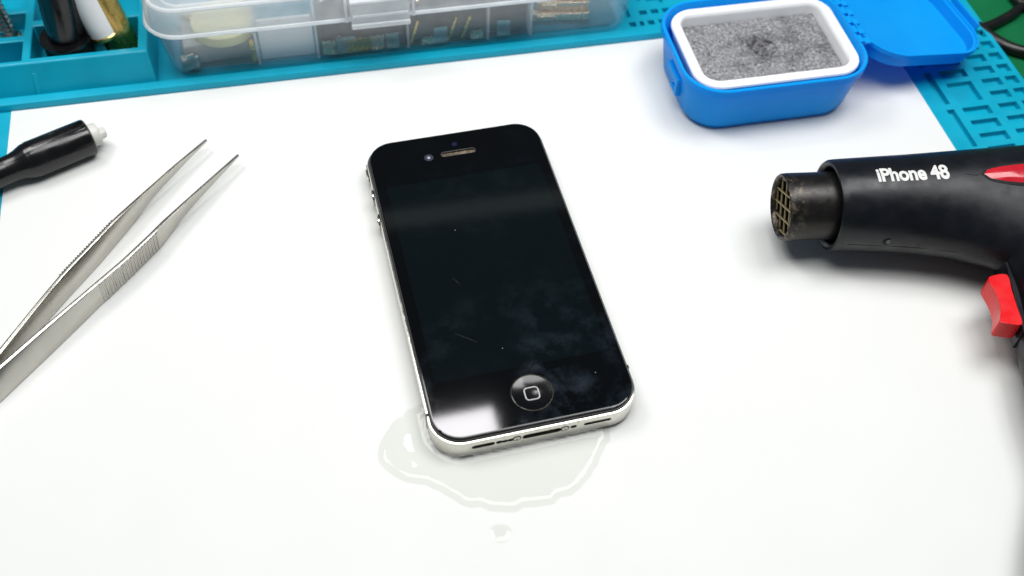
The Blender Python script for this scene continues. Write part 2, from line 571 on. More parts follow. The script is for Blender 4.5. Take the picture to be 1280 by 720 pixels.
PORTS = [('speaker_slot', -19.2, -12.7, 4.9, 1.7), ('dock_port', -5.1, 6.0, 4.9, 2.1), ('microphone_slot', 12.3, 20.2, 5.0, 1.3)]
SM = [(-11.5, 4.9, 1.1), (-9.9, 4.8, 1.0), (-8.3, 4.8, 1.05), (9.4, 5.0, 1.05)]
cut(band, *[slot_y(x0, x1, zc, h, -60, -55) for _, x0, x1, zc, h in PORTS], *[slot_y(x - r * 0.9, x + r * 0.9, z, r * 1.35, -60, -56.3) for x, z, r in SM])
for nm, x0, x1, zc, h in PORTS:
    obj(nm, *slot_y(x0 - .2, x1 + .2, zc, h + .4, -56.4, -55.2), M['hole'], phone)
for x, z, r in SM:
    obj('pin_hole', *slot_y(x - r, x + r, z, r * 1.4, -57.0, -56.2), M['hole'], phone)
for x in (-6.6, 6.95):
    s = obj('screw', *lathe([(0, 0.95), (0.25, 0.95), (0.4, 0.7), (0.4, 0.3), (0.2, 0.2)], 14, (x, -57.5, 5.0), (0, -1, 0)), M['steel'], phone)
    obj('screw_ring', *lathe([(0, 1.25), (0.16, 1.25), (0.16, 0.9), (0, 0.9)], 20, (x, -57.5, 5.0), (0, -1, 0)), M['hole'], s)
for x0, x1, y0, y1 in ((-29.42, -28.6, -46.9, -46.0), (28.6, 29.42, -44.2, -43.3), (22.5, 23.4, 56.9, 57.72)):
    obj('antenna_gap', *box(x0, x1, y0, y1, 1.2, 7.64), M['black_rubber'], phone)
# side controls on the left
obj('mute_switch_shade_plate', *box(-29.36, -29.0, 44.3, 51.2, 3.3, 6.2), M['hole'], phone)  # near-black plate just proud of the band; its colour paints the recess shade
obj('mute_switch', *box(-30.0, -29.2, 45.6, 49.8, 4.0, 5.6), M['band'], phone, bevel=0.25)
for yy in (37.6, 27.0):
    b_ = obj('volume_button', *lathe([(0, 2.3), (0.65, 2.3), (0.9, 2.0), (0.9, 0.02)], 24, (-29.2, yy, 4.8), (-1, 0, 0)), M['band'], phone)
    obj('button_ring', *lathe([(0, 2.75), (0.12, 2.75), (0.12, 2.3), (0, 2.3)], 24, (-29.25, yy, 4.8), (-1, 0, 0)), M['hole'], b_)
obj('gasket', *rr_loft([(7.3, 57.0, 113.6, 8.2), (7.9, 57.5, 114.1, 8.4), (8.25, 57.2, 113.8, 8.3), (8.3, 56.4, 113, 8.0)], 12), M['black_rubber'], phone)
glass = obj('front_glass', *rr_loft([(8.1, 56.5, 113.1, 7.9), (8.4, 56.7, 113.3, 8.0), (9.02, 56.7, 113.3, 8.0), (9.22, 56.4, 113.0, 7.9), (9.3, 55.8, 112.4, 7.6)], 12), M['bezel'], phone)


def disc(cx_, cy_, r, z0, z1, n=40):
    return loft([[(cx_ + r * math.cos(2 * math.pi * k / n), cy_ + r * math.sin(2 * math.pi * k / n), z) for k in range(n)] for z in (z0, z1)])


M['button_gloss'] = plastic('button gloss', (0.002, 0.002, 0.003), 0.16, 0.2, 80, rvar=0.02)
M['rim_metal'] = plastic('button rim metal', (0.14, 0.13, 0.10), 0.4, 0.3, 300, metal=1)
HB = (0.25, -46.9)
ear = rr_loft([(8.3, 11.2, 1.9, 0.9), (9.6, 11.2, 1.9, 0.9)], 6, cx=0.45, cy=47.4)
cut(glass, disc(HB[0], HB[1], 5.9, 8.12, 9.6), ear)
glass.data.set_sharp_from_angle(angle=R(6))
obj('display', *rr_loft([(9.29, 50.0, 75.0, 0.3), (9.306, 49.98, 74.98, 0.3)], 2, cx=0, cy=-0.6), M['screen'], phone)
hb = obj('home_button', *lathe([(8.0, 5.75), (9.17, 5.75), (9.23, 5.6), *[(8.52 + 0.71 * (r_ / 5.6) ** 2, r_) for r_ in (5.2, 4.8, 4.4, 4, 3.5, 3, 2.5, 2, 1.5, 1, 0.5, 0.02)]], 48, (HB[0], HB[1], 0)), M['button_gloss'], phone)
ring = [(HB[0] + 5.82 * math.cos(a), HB[1] + 5.82 * math.sin(a), 9.24) for a in [2 * math.pi * k / 48 for k in range(49)]]
obj('button_rim', *tube(ring, 0.07, 6), M['rim_metal'], hb)
sq = [(HB[0] + x, HB[1] + y_, 8.56 + 0.71 * (x * x + y_ * y_) / 31.36) for x, y_ in rrect(3.9, 3.9, 0.95, 6)]
sq.append(sq[0]); sq.append(sq[1])
obj('square_mark', *tube(sq, 0.17, 6), M['white_print'], hb)
obj('earpiece_grille', *rr_loft([(8.3, 11.0, 1.75, 0.85), (8.75, 11.0, 1.75, 0.85)], 6, cx=0.45, cy=47.4), M['bronze'], phone)
erim = [(x, y_, 9.27) for x, y_ in rrect(11.3, 2.0, 0.95, 6, 0.45, 47.4)]; erim.append(erim[0])
obj('earpiece_rim', *tube(erim, 0.10, 6), M['grey_board'], phone)
M['lens'] = plastic('front camera lens', (0.035, 0.038, 0.06), 0.15, 0.3, 600)
M['sensor'] = plastic('sensor window', (0.012, 0.014, 0.05), 0.1, 0.3, 600)
cm = obj('front_camera', *lathe([(9.295, 1.5), (9.305, 1.5), (9.306, 0.9), (9.307, 0.02)], 24, (-9.4, 47.0, 0)), M['lens'], phone)
obj('lens_center', *lathe([(9.306, 0.55), (9.310, 0.5), (9.312, 0.02)], 16, (-9.4, 47.0, 0)), M['mid_grey'], cm)
obj('proximity_sensor', *lathe([(9.295, 0.9), (9.306, 0.9), (9.307, 0.02)], 20, (0.05, 51.3, 0)), M['sensor'], phone)
M['scratch'] = plastic('scratch', (0.10, 0.11, 0.11), 0.4, 0.2, 600)
for p0, p1 in (((565, 347), (576, 357)), ((569, 417), (597, 428))):
    a, b = at(*p0, 9.312), at(*p1, 9.312)
    obj('scratch', *tube([a, a.lerp(b, .5) + Vector((.08, .05, 0)), b], [0.01, 0.035, 0.01], 4), M['scratch'], phone, world=True)

# ------------------------------------------------------------------ water
front = [(530, 503), (505, 515), (485, 535), (473, 560), (475, 580), (485, 590), (505, 602), (530, 607), (555, 617), (575, 630), (600, 636),
         (633, 641), (660, 635), (690, 630), (700, 625), (720, 615), (738, 595), (750, 575), (757, 560), (763, 545)]
bp = [at(u, v, 0) for u, v in front]
bp += [Vector((33, -42, 0)), Vector((20, -40, 0)), Vector((4, -42, 0)), Vector((-8, -40, 0))]
bd = spline(bp, 5, True)
bd = [Vector((p.x + 0.75 * noise.noise(Vector((p.x * .33, p.y * .33, 1))), p.y + 0.75 * noise.noise(Vector((p.x * .33, p.y * .33, 7))))) for p in bd]


def inside(p, poly):
    c = False; n = len(poly)
    for i in range(n):
        a, b = poly[i], poly[i - 1]
        if (a.y > p.y) != (b.y > p.y) and p.x < (b.x - a.x) * (p.y - a.y) / (b.y - a.y) + a.x: c = not c
    return c


def seg_d(p, poly):
    m = 1e9
    for i in range(len(poly)):
        a, b = poly[i - 1], poly[i]
        d = b - a; t = max(0, min(1, (p - a).dot(d) / max(d.length_squared, 1e-9)))
        m = min(m, (a + d * t - p).length)
    return m


pc, ps = math.cos(R(PH)), math.sin(R(PH))


def phone_d(p):
    """distance outside the phone's back edge"""
    x, y_ = p.x * pc + p.y * ps, -p.x * ps + p.y * pc
    qx, qy = abs(x) - (29.3 - 8.9), abs(y_) - (57.6 - 8.9)
    return math.hypot(max(qx, 0), max(qy, 0)) + min(max(qx, qy), 0) - 8.9


def water_mesh(bd, step, top, w, phone_edge):
    pts = list(bd); nb = len(bd)
    for dd in (0.15, 0.4, 0.75, 1.2, 1.7, 2.3):
        for i in range(nb):
            a, b, c = bd[i - 1], bd[i], bd[(i + 1) % nb]
            t = (c - a).normalized(); nrm = Vector((-t.y, t.x))
            for s_ in (1, -1):
                q = b + nrm * dd * s_ * w / 2.3
                if inside(q, bd) and seg_d(q, bd) > dd * 0.8 * w / 2.3: pts.append(q)
    xs = [p.x for p in bd]; ys = [p.y for p in bd]
    yy = min(ys)
    while yy < max(ys):
        xx = min(xs)
        while xx < max(xs):
            q = Vector((xx + random.uniform(-.15, .15) * step, yy + random.uniform(-.15, .15) * step))
            if inside(q, bd) and seg_d(q, bd) > w * 1.1: pts.append(q)
            xx += step
        yy += step
    V, E_, Fc, *_ = delaunay_2d_cdt(pts, [(i, (i + 1) % nb) for i in range(nb)], [], 1, 1e-5)
    out = []
    for p in V:
        d = seg_d(p, bd)
        k = min(1.0, d / w)
        h = top * (1 - (1 - k) ** 2.2)
        h *= 1 + 0.07 * noise.noise(Vector((p.x * 0.16, p.y * 0.16, 3)))
        if phone_edge:
            e = phone_d(p)
            if e > -1.5: h += min(1, d / 1.5) * 1.0 * math.exp(-max(e, 0) / 0.9)
            h = min(h, 1.85)
        out.append((p.x, p.y, 0.02 + max(h, 0)))
    return out, [list(f) for f in Fc]


pud = obj('water_puddle', *water_mesh(bd, 0.9, 1.05, 2.7, True), M['water'], smooth=180)
tag(pud, 'clear puddle of water with uneven edge spreading from under phone', 'puddle')
dc = at(626, 667, 0)
db = [Vector((dc.x + (2.7 + 0.3 * math.sin(3 * a)) * math.cos(a), dc.y + (2.9 + 0.25 * math.cos(2 * a)) * math.sin(a))) for a in [2 * math.pi * k / 28 for k in range(28)]]
drop = obj('water_drop', *water_mesh(db, 0.6, 0.33, 2.2, False), M['water'], smooth=180)
tag(drop, 'single small round water drop on the paper beyond the puddle', 'water drop')

# ================================================================== tweezers
tw = thing('tweezers', 'pointed steel tweezers with ribbed grips lying open on white paper', 'tweezers', tuple(at(120, 370, 0)), 0)


def resample(path, us):
    out = []
    for u in us:
        for (a, b) in zip(path, path[1:]):
            if a[0] <= u <= b[0] or b is path[-1] and u > b[0]:
                t = (u - a[0]) / (b[0] - a[0]); out.append(a[1] + (b[1] - a[1]) * t); break
        else: out.append(path[0][1])
    return out


def arm(top, bot, tip_u, mid_u, thick, outward):
    """an arm as a strip between its upper edge and its lower edge, with thickness"""
    n = 44; rings = []; faces_pts = []
    for k in range(n + 1):
        t = k / n
        # walk both edges by arc fraction
        def walk(path):
            L = [0]
            for a, b in zip(path, path[1:]): L.append(L[-1] + math.dist(a, b))
            s = t * L[-1]
            for i in range(len(path) - 1):
                if s <= L[i + 1] + 1e-9:
                    f = (s - L[i]) / (L[i + 1] - L[i])
                    return tuple(path[i][q] + (path[i + 1][q] - path[i][q]) * f for q in range(2))
            return path[-1]
        pu, pl = walk(top), walk(bot)
        g = max(0.0, min(1.0, (pu[0] - mid_u) / (tip_u - mid_u)))
        hi = 8.4 + (4.6 - 8.4) * g; lo = 0.25 + (4.1 - 0.25) * g
        a, b = at(*pu, hi), at(*pl, lo)
        faces_pts.append((a, b))
    for k, (a, b) in enumerate(faces_pts):
        a2, b2 = faces_pts[min(k + 1, n)]; a1, b1 = faces_pts[max(k - 1, 0)]
        t = ((a2 + b2) - (a1 + b1)).normalized(); w = (a - b)
        if w.length < 1e-6: w = Vector((0, 0, 1))
        nrm = t.cross(w.normalized()).normalized()
        if nrm.dot(Vector((-1, 1, 0.6))) < 0: nrm = -nrm
        nrm.z *= 0.3; nrm.normalize()
        th = thick * (1 if k < n * 0.72 else 1 - 0.45 * (k - n * 0.72) / (n * 0.28))
        m_ = (a + b) / 2
        c_ = 0.14
        uu = (a - b).normalized() * min(0.32, (a - b).length * .1)
        rings.append([b + uu * .3, a - uu * .5, a + nrm * th * .10 + uu * .35, a + nrm * th * .3 + uu * .8, a + nrm * th * .55 + uu, a + nrm * th * .8 + uu * .75, a + nrm * th - uu * .4, b + uu + nrm * th, b + nrm * th * .8, b + nrm * th * .2])
    return loft(rings), faces_pts


top1 = [(-110, 548), (-60, 510), (0, 462), (47, 421), (120.5, 358), (157, 327), (193, 293), (205, 280), (230, 257), (267, 223), (299, 194)]
bot1 = [(-110, 588), (-60, 552), (0, 503.5), (71, 436), (130, 378), (170, 340), (205, 305), (213, 293), (233, 267), (267, 230), (298.5, 196)]
(v1, f1), fp1 = arm(top1, bot1, 299, 196, 1.5, 1)
a1 = obj('arm', v1, f1, M['steel'], tw, world=True)
top2 = [(-110, 548), (-60, 502), (0, 444), (43, 390), (81, 344), (146, 276), (184, 241), (217, 211), (259, 175)]
bot2 = [(-110, 588), (-60, 536), (0, 471), (45, 419), (87, 371), (125, 330), (157, 292), (190, 249), (233, 203), (259, 177)]
(v2, f2), fp2 = arm(top2, bot2, 259, 150, 1.5, 1)
a2 = obj('arm', v2, f2, M['steel'], tw, world=True)
# grips: fine raised ribs, too many and too small to take one by one


def ribs(top, bot, u0, u1, n, parent, outer):
    vf = []
    for k in range(n):
        u = u0 + (u1 - u0) * k / (n - 1)
        vt, vb = resample(top, [u])[0], None
        a = at(u, vt, 8.35)
        # matching foot on the lower edge: same place along the arm
        b0 = [at(p[0], p[1], 0.25) for p in bot]
        best = None
        for p, q in zip(b0, b0[1:]):
            for s in range(21):
                c = p.lerp(q, s / 20)
                d = (c - a); d.z = 0
                if best is None or d.length < best[0]: best = (d.length, c)
        b = best[1]
        w = a - b
        off = Vector((0.55, -0.6, 0.5)).normalized() * 0.10 if outer else Vector((-0.62, 0.72, 0.3)).normalized() * 1.45
        vf.append(tube([b + w * 0.05 + off, b + w * 0.98 + off], 0.34, 6))
    o = obj('grip_ribs', *join(*vf), M['steel'], parent, world=True); o['kind'] = 'stuff'
    return o


ribs(top1, bot1, 124, 195, 21, a1, True)
ribs(top2, bot2, 78, 142, 24, a2, False)

# ================================================================== black handle tool
pa, pb = at(113, 170, 6.2), at(37, 201, 6.2)
ax = (pb - pa).normalized()
pen = thing('spudger_tool', 'black handled prying tool with pale square tip at paper corner', 'tool', (pa.x, pa.y, 0), 0)
L = (pb - pa).length
obj('grip', *lathe([(0, 5.3), (0.4, 5.9), (1.0, 6.1), (L - 1, 6.1), (L - 0.3, 5.9), (L + 0.3, 5.85), (L + 1.0, 5.7), (L + 3.2, 4.9), (L + 5, 4.5), (L + 8, 4.4)], 40, pa, ax), M['black_gloss'], pen, world=True)
obj('barrel', *lathe([(L + 7.5, 4.45), (L + 10, 4.5), (L + 60, 4.5), (L + 90, 3.4), (L + 100, 2.2)], 32, pa, ax), M['black_gloss'], pen, world=True)
tipo = obj('collar', *lathe([(-2.8, 3.3), (-2.4, 3.7), (0.3, 3.8)], 16, pa, ax), M['white_tip'], pen, world=True)
obj('tip', *lathe([(-5.0, 1.3), (-4.7, 1.8), (-2.6, 2.2)], 10, pa - Vector((0, 0, 0.6)), ax), M['white_tip'], tipo, world=True)
sl = [pa + ax * (2 + k * (L - 4) / 4) + Vector((ax.y, -ax.x, 0)) * -1.2 + Vector((0, 0, 6.02)) for k in range(5)]
obj('mould_seam', *tube(sl, 0.10, 5), M['black_rubber'], pen, world=True)

# ================================================================== heat gun
GA = 6.6
GO = at(975, 259, 16.8)
gun = thing('heat_gun', 'black heat gun with round metal nozzle and red trigger lying on its side', 'heat gun', (GO.x, GO.y, 0), GA)
AZ = 16.8


def rad(s):
    P = [(14.5, 13.2), (15.4, 13.9), (17, 14.15), (40, 14.9), (80, 16.75), (100, 16.78), (112, 16.0), (120, 13.5), (125, 9), (127, 3)]
    for (a, b), (c, d) in zip(P, P[1:]):
        if s <= c: return b + (d - b) * max(0, (s - a)) / (c - a)
    return 3


FL = [(17, 0), (30, 0.06), (42, 0.17), (52, 0.30), (58, 0.42), (63, 0.66), (68, 0.92), (100, 0.92), (127, 0)]


def surf(s, phi, lift=0.0):
    r = rad(s) + lift
    c = math.cos(R(phi))
    k = 0.0
    for (a, b), (e, d) in zip(FL, FL[1:]):
        if a <= s <= e: k = b + (d - b) * (s - a) / (e - a)
    if c > 0: c *= 1 + k * c                # the shell swells towards the handle
    return Vector((s, -r * c, AZ + r * math.sin(R(phi))))


lip = [(21, 11.4), (16.2, 11.7), (15.0, 12.3), (14.6, 13.0), (14.8, 13.6), (15.5, 14.0)]
shell_rings = [[Vector((s, -r * math.cos(2 * math.pi * k / 64), AZ + r * math.sin(2 * math.pi * k / 64))) for k in range(64)] for s, r in lip]
shell_rings += [[surf(s, 360 * k / 64) for k in range(64)] for s in (17, 24, 32, 36, 40, 50, 60, 70, 80, 90, 100, 106, 112, 116, 120, 123, 125, 127)]
obj('barrel_shell', *loft(shell_rings), M['gun_black'], gun)
noz = obj('nozzle', *lathe([(30, 8.8), (2.2, 8.8), (1.0, 8.9), (0.35, 9.2), (0, 9.6), (0.15, 10.0), (0.7, 10.3), (2, 10.4), (22, 10.4)], 56, (0, 0, AZ), (1, 0, 0)), M['nozzle'], gun)
# honeycomb grille inside the nozzle mouth
M['grille'] = plastic('grille wire', (0.30, 0.24, 0.12), 0.45, 0.3, 600, metal=0.6)


def chord(y0, z0, y1, z1, s=1.3):
    return tube([(s, y0, AZ + z0), (s, y1, AZ + z1)], (0.32), 5)


for k in range(-2, 3):
    for ang in (58, -32):
        d = k * 4.1
        if abs(d) > 8.4: continue
        h = math.sqrt(8.75 ** 2 - d * d)
        c_, s_ = math.cos(R(ang)), math.sin(R(ang))
        obj('grille_wire', *chord(-d * s_ - h * c_, d * c_ - h * s_, -d * s_ + h * c_, d * c_ + h * s_, 1.5 + (0.3 if ang > 0 else 0)), M['grille'], noz)
obj('heater_core', *lathe([(9, 8.75), (9.2, 8.75)], 32, (0, 0, AZ), (1, 0, 0)), M['hole'], noz)
# handle
inv = frame_of(gun).inverted()
hp = [(170, 24, 16.5), (169, 8, 16), (166.8, -8, 15), (164.6, -22, 14), (163.4, -38, 13.4), (163.2, -60, 12.8), (155.2, -85, 12.6), (152.4, -98, 12.6), (151.4, -103, 12.6)]
hr = [(20, 15.5), (17.5, 15), (14.2, 13.8), (13.2, 12.9), (13, 12.4), (13.2, 12.2), (14.2, 12.2), (14.2, 12), (11.5, 10)]
hps = spline(hp, 4)
hrs = [tuple(v)[:2] for v in spline([(a, b, 0) for a, b in hr], 4)]
obj('handle', *tube(hps, hrs, 32), M['gun_black'], gun, world=True)
# trigger
tp_ = [(1236, 350), (1240, 344.5), (1259, 343), (1265, 362), (1272, 384), (1278, 401), (1276, 406), (1264, 405), (1252, 403), (1250, 400), (1251, 386), (1246, 368)]
ring0 = [tuple(p)[:2] for p in spline([at(u, v, 19.0) for u, v in tp_], 3, True)]
obj('trigger', *loft([[(x, y_, z) for x, y_ in ring0] for z in (12.4, 19.0)]), M['red'], gun, world=True, smooth=50, bevel=1.0, seg=4)
obj('trigger_slot', *loft([[inv @ Vector(p) for p in q] for q in ([(151, -22, z) for z in (10, 18)] + [(152, 6, 18), (152, 6, 10)], [(158, -22, z) for z in (10, 18)] + [(158, 6, 18), (158, 6, 10)])]), M['gun_black'], gun)
# red inlay with dark outline on the barrel top


def lens_patch(s0, s1, phi, half, lift, n=28, mseg=6):
    rings = []
    for i in range(n + 1):
        t = i / n
        s = s0 + (s1 - s0) * t
        w = half * max(0.02, (math.sin(math.pi * t ** 0.62)) ** 0.6)
        rings.append([surf(s, phi + w * (2 * j / mseg - 1), lift * (1 - (2 * j / mseg - 1) ** 2) * min(1, 6 * t, 6 * (1 - t)) + 0.06) for j in range(mseg + 1)])
    return loft(rings, False, False, closed=False)


S0 = 57.4
obj('inlay_outline', *lens_patch(S0 - 0.7, S0 + 47.7, 79, 11.6, 0.25), M['hole'], gun)
obj('red_inlay', *lens_patch(S0, S0 + 47, 79, 9.6, 0.75), M['red_gloss'], gun)
obj('shell_seam', *tube([surf(s, 79 + 1.2 * math.sin(s), 0.0) for s in (51.5, 53, 55, 56.8)], [0.03, 0.09, 0.09, 0.09], 5), M['hole'], gun)
obj('shell_seam', *tube([surf(v.x, v.y, 0.0) for v in spline([(18, -8, 0), (28, -8, 0), (40, -6, 0), (52, -3, 0), (60, 1, 0), (65, 5, 0)], 5)], 0.09, 5), M['hole'], gun)
sp = surf(29.5, 1, -0.6); sn = (surf(29.5, 1, 1) - surf(29.5, 1, 0)).normalized()
obj('screw_shade_disc', *lathe([(0, 1.6), (0.62, 1.6), (0.72, 1.45), (0.72, 0.02)], 20, sp, sn), M['hole'], gun)  # raised near-black disc, no real hollow: the shade round the screw is its colour
obj('screw', *lathe([(0.6, 0.75), (0.95, 0.7), (1.05, 0.4), (1.05, 0.02)], 14, sp, sn), M['grey_board'], gun)
obj('shell_seam', *tube([surf(s, p, 0.0) for s, p in ((34.5, -6), (36.5, -6.5), (38.2, -6), (38.9, -3), (38.7, 0), (37.8, 2))], 0.07, 5), M['hole'], gun)

# lettering wrapped round the barrel
cu = bpy.data.curves.new('t', 'FONT')
cu.body = 'iPhone 48'
cu.size = 1.0; cu.offset = 0.034; cu.resolution_u = 6; cu.space_character = 0.98
to = bpy.data.objects.new('t', cu); C.objects.link(to)
dg = bpy.context.evaluated_depsgraph_get(); dg.update()
tm = bpy.data.meshes.new_from_object(to.evaluated_get(dg))
bpy.data.objects.remove(to, do_unlink=True)
bm = bmesh.new(); bm.from_mesh(tm)
bmesh.ops.triangulate(bm, faces=bm.faces)
bmesh.ops.subdivide_edges(bm, edges=[e for e in bm.edges if e.calc_length() > 0.25], cuts=2)
bm.verts.ensure_lookup_table()
xs = [v.co.x for v in bm.verts]; ys = [v.co.y for v in bm.verts]
bm.verts.index_update()
TX0, TW, TH = 25.8, 21.6, 5.1
kx = TW / (max(xs) - min(xs)); ky = TH / (max(ys) - min(ys))
tv = [surf(TX0 + (v.co.x - min(xs)) * kx, 75 + math.degrees((v.co.y - min(ys)) * ky / 14.7), 0.06) for v in bm.verts]
tf = [[v.index for v in f.verts] for f in bm.faces]
bm.free()
obj('lettering', tv, tf, M['white_print'], gun, smooth=0)
cord = [(151.6, -101, 12), (150.5, -108, 11.5), (150, -118, 7), (153, -132, 3.2), (162, -150, 3), (180, -165, 3)]
obj('power_cord', *tube(spline(cord, 6), 2.9, 12), M['cable'], gun, world=True)

# ================================================================== blue case
BC = mw_(110, 72, 0)
case = thing('hinged_case', 'open bright blue plastic case with rounded corners and hinged lid', 'case', tuple(BC), MA)
BW, BH, BR = 66.4, 48.8, 14.0
outer = [(0, 55.5, 38, 10), (0.8, 57.5, 40, 11), (3, 61.0, 41.8, 12), (18.3, BW - 1.6, BH - 1.6, BR - .6), (18.4, BW, BH, BR), (20.7, BW, BH, BR), (21, BW - 0.5, BH - 0.5, BR - .2)]
inner = [(21, BW - 2.2, BH - 2.2, BR - 1), (20.6, BW - 2.6, BH - 2.6, BR - 1.2), (2.2, 57, 39.5, 10.5)]
obj('case_base', *rr_loft(outer + inner, 10), M['blue'], case)
# latch catch on the left end
obj('catch', *join(box(-33.3, -31.4, -9.5, 1.5, 12.0, 15.0)), M['blue'], case, bevel=0.4)
obj('catch_tongue', *join(box(-33.0, -30.6, -9.2, -6.8, 7.5, 12.0), box(-33.0, -31.4, -6.8, -3.2, 7.5, 9.0)), M['blue'], case, bevel=0.35)
# lid: sagging open beyond the right-hand end, turned a little on its loose hinge
LID_O = Vector((33.8, 0.5, 20.6))
Rl = Matrix.Rotation(R(10.5), 4, 'Y') @ Matrix.Rotation(R(6.5), 4, 'Z')


def lidp(vf):
    v, f = vf
    return [LID_O + Rl @ Vector(p) for p in v], f


LW, LH = 50.5, 46.0
louter = [(-6.5, LW - 5, LH - 5, 11), (-5.9, LW - 3, LH - 3, 12.3), (-1.6, LW - 1.2, LH - 1.2, 13.4), (-1.5, LW, LH, 14), (0, LW, LH, 14)]
linner = [(0, LW - 1.6, LH - 1.6, 13.2), (-0.6, LW - 1.8, LH - 1.8, 13.1), (-0.8, LW - 3.4, LH - 3.4, 12.4), (-4.8, LW - 4.4, LH - 4.4, 11.6), (-5.3, LW - 6.4, LH - 6.4, 10.8)]
lid = obj('lid', *lidp(rr_loft(louter + linner, 10, cx=LW / 2 + 1.6, cy=7.0)), M['blue'], case)
obj('lid_latch', *lidp(join(box(LW + 1.2, LW + 3.2, -3, 14, -4.2, -0.6), box(LW + 2.6, LW + 3.4, -3, 14, -2.2, 2.0))), M['blue'], lid, bevel=0.3)
for k in range(5):
    yy = -8 + k * 5.2
    obj('hinge_knuckle', *tube([(33.3, yy, 20.4), (33.3, yy + 3.6, 20.4)], 1.25, 14), M['blue'], case)
    obj('hinge_leaf', *box(33.6, 37.0, yy + 0.3, yy + 3.3, 19.6, 20.5), M['blue'], case, bevel=0.2)
# white inner tray and the sponge in it
TC = mw_(110.8, 72.8, 1.9)
wt = thing('inner_tray', 'white rounded plastic tray sitting inside the blue case', 'tray', tuple(TC), MA)
TWd, TDp = 60.0, 42.0
obj('tray_body', *rr_loft([(0, 51, 34, 7), (0.6, 52, 35, 8), (15.8, TWd - 0.8, TDp - .8, 9.0), (16.8, TWd, TDp, 9.4), (17.4, TWd - .5, TDp - .5, 9.2), (17.7, TWd - 1.6, TDp - 1.6, 8.7),
                          (17.6, TWd - 6.4, TDp - 6.4, 6.0), (17.1, TWd - 7.6, TDp - 7.6, 5.0), (16.2, TWd - 8.2, TDp - 8.2, 4.4), (1.6, TWd - 10.5, TDp - 10.5, 3.2)], 8), M['white_plastic'], wt)
gx, gy = 150, 100
sv = []; sf = []
sw, sh = 50.4, 32.4
SPZ = 14.6
for j in range(gy + 1):
    for i in range(gx + 1):
        x = sw * (i / gx - .5); y_ = sh * (j / gy - .5)
        e = min(1, min(i, gx - i, j, gy - j) / 3)
        z = SPZ - 2.3 - (1 - e) * 0.9
        z += 0.55 * noise.fractal(Vector((x * .9, y_ * .9, 0)), 0.6, 2.2, 4) + 0.35 * noise.noise(Vector((x * 2.6, y_ * 2.6, 5)))
        q = (x - 1) ** 2 / 60 + (y_ - 2) ** 2 / 14
        z -= 0.9 * math.exp(-q) * max(0, noise.noise(Vector((x * .55, y_ * .8, 9))) + 0.35)
        sv.append((x, y_, z))
for j in range(gy):
    for i in range(gx):
        a = j * (gx + 1) + i
        sf.append([a, a + 1, a + gx + 2, a + gx + 1])
sp_ = obj('sponge', *join((sv, sf), box(-sw / 2 + .6, sw / 2 - .6, -sh / 2 + .6, sh / 2 - .6, 0, SPZ - 4.4)), M['sponge'])
sp_.location = mw_(110.8, 72.8, 3.6) * S
sp_.rotation_euler = (0, 0, R(MA))
tag(sp_, 'rough grey speckled sponge filling the white tray', 'sponge')

# ================================================================== clear parts box
XC, YC = -9.5, 156.0
cb = thing('parts_box', 'translucent plastic parts box with snap lid standing behind the rim', 'storage box', tuple(mw_(XC, YC, -0.3)), MA)
bw0, bh0 = 168.0, 94.0
sec_o = [(0, bw0 - 6, bh0 - 6, 6), (0.5, bw0 - 3, bh0 - 3, 7.5), (2, bw0, bh0, 9), (22, bw0 + 5.5, bh0 + 5.5, 10)]
sec_i = [(22, bw0 + 3.1, bh0 + 3.1, 9), (2.6, bw0 - 2.6, bh0 - 2.6, 7.8), (1.6, bw0 - 6, bh0 - 6, 6)]
obj('box_body', *rr_loft(sec_o + sec_i, 8), M['clear'], cb)
lw, lh = bw0 + 8.6, bh0 + 8.6
lidb = obj('box_lid', *rr_loft([(22.0, lw, lh, 11.5), (29.6, lw - 1.0, lh - 1, 11.2), (31.0, lw - 3, lh - 3, 10.4), (31.2, lw - 5, lh - 5, 9.6), (31.0, lw - 10, lh - 10, 8), (29.9, lw - 11.2, lh - 11.2, 7.4), (29.7, lw - 14, lh - 14, 7),
                               ], 8, cap0=False), M['frost'], cb)


def edge_line(w, h, r, z, t): 
    p = [(x, y_, z) for x, y_ in rrect(w, h, r, 8)]
    p.append(p[0]); p.append(p[1])
    return tube(p, t, 6)


obj('lid_flange', *edge_line(lw + .4, lh + .4, 11.7, 22.0, 0.75), M['milky'], lidb)
obj('lid_ridge', *edge_line(lw - 4.2, lh - 4.2, 10, 31.0, 0.8), M['milky'], lidb)
obj('panel_edge', *edge_line(lw - 12, lh - 12, 7.4, 30.1, 0.3), M['milky'], lidb)
# snap latch on the front
yf = -lh / 2
lx = -9.4
la = obj('latch', *box(lx - 10.2, lx + 10.2, yf - 2.6, yf - 0.8, 20.0, 30.5), M['frost'], cb, bevel=0.7)
obj('latch_lip', *box(lx - 10.2, lx + 10.2, yf - 3.3, yf - 2.0, 19.6, 21.6), M['milky'], la, bevel=0.5)
obj('latch_rib', *box(lx - 9.6, lx + 9.6, yf - 3.0, yf - 2.4, 24.2, 25.3), M['milky'], la, bevel=0.3)
obj('latch_rib', *box(lx - 10.2, lx + 10.2, yf - 3.0, yf - 0.4, 30.0, 31.0), M['milky'], la, bevel=0.3)
for s_ in (-1, 1):
    obj('latch_post', *box(lx + s_ * 11.6 - .5, lx + s_ * 11.6 + .5, yf - 0.9, yf + 0.6, 21.2, 31.0), M['milky'], la, bevel=0.2)
for x in (-53, -32, 0.5, 30, 46):
    obj('divider', *box(x - .45, x + .45, -bh0 / 2 + 1.5, bh0 / 2 - 1.5, 1.7, 20.5), M['frost'], cb)


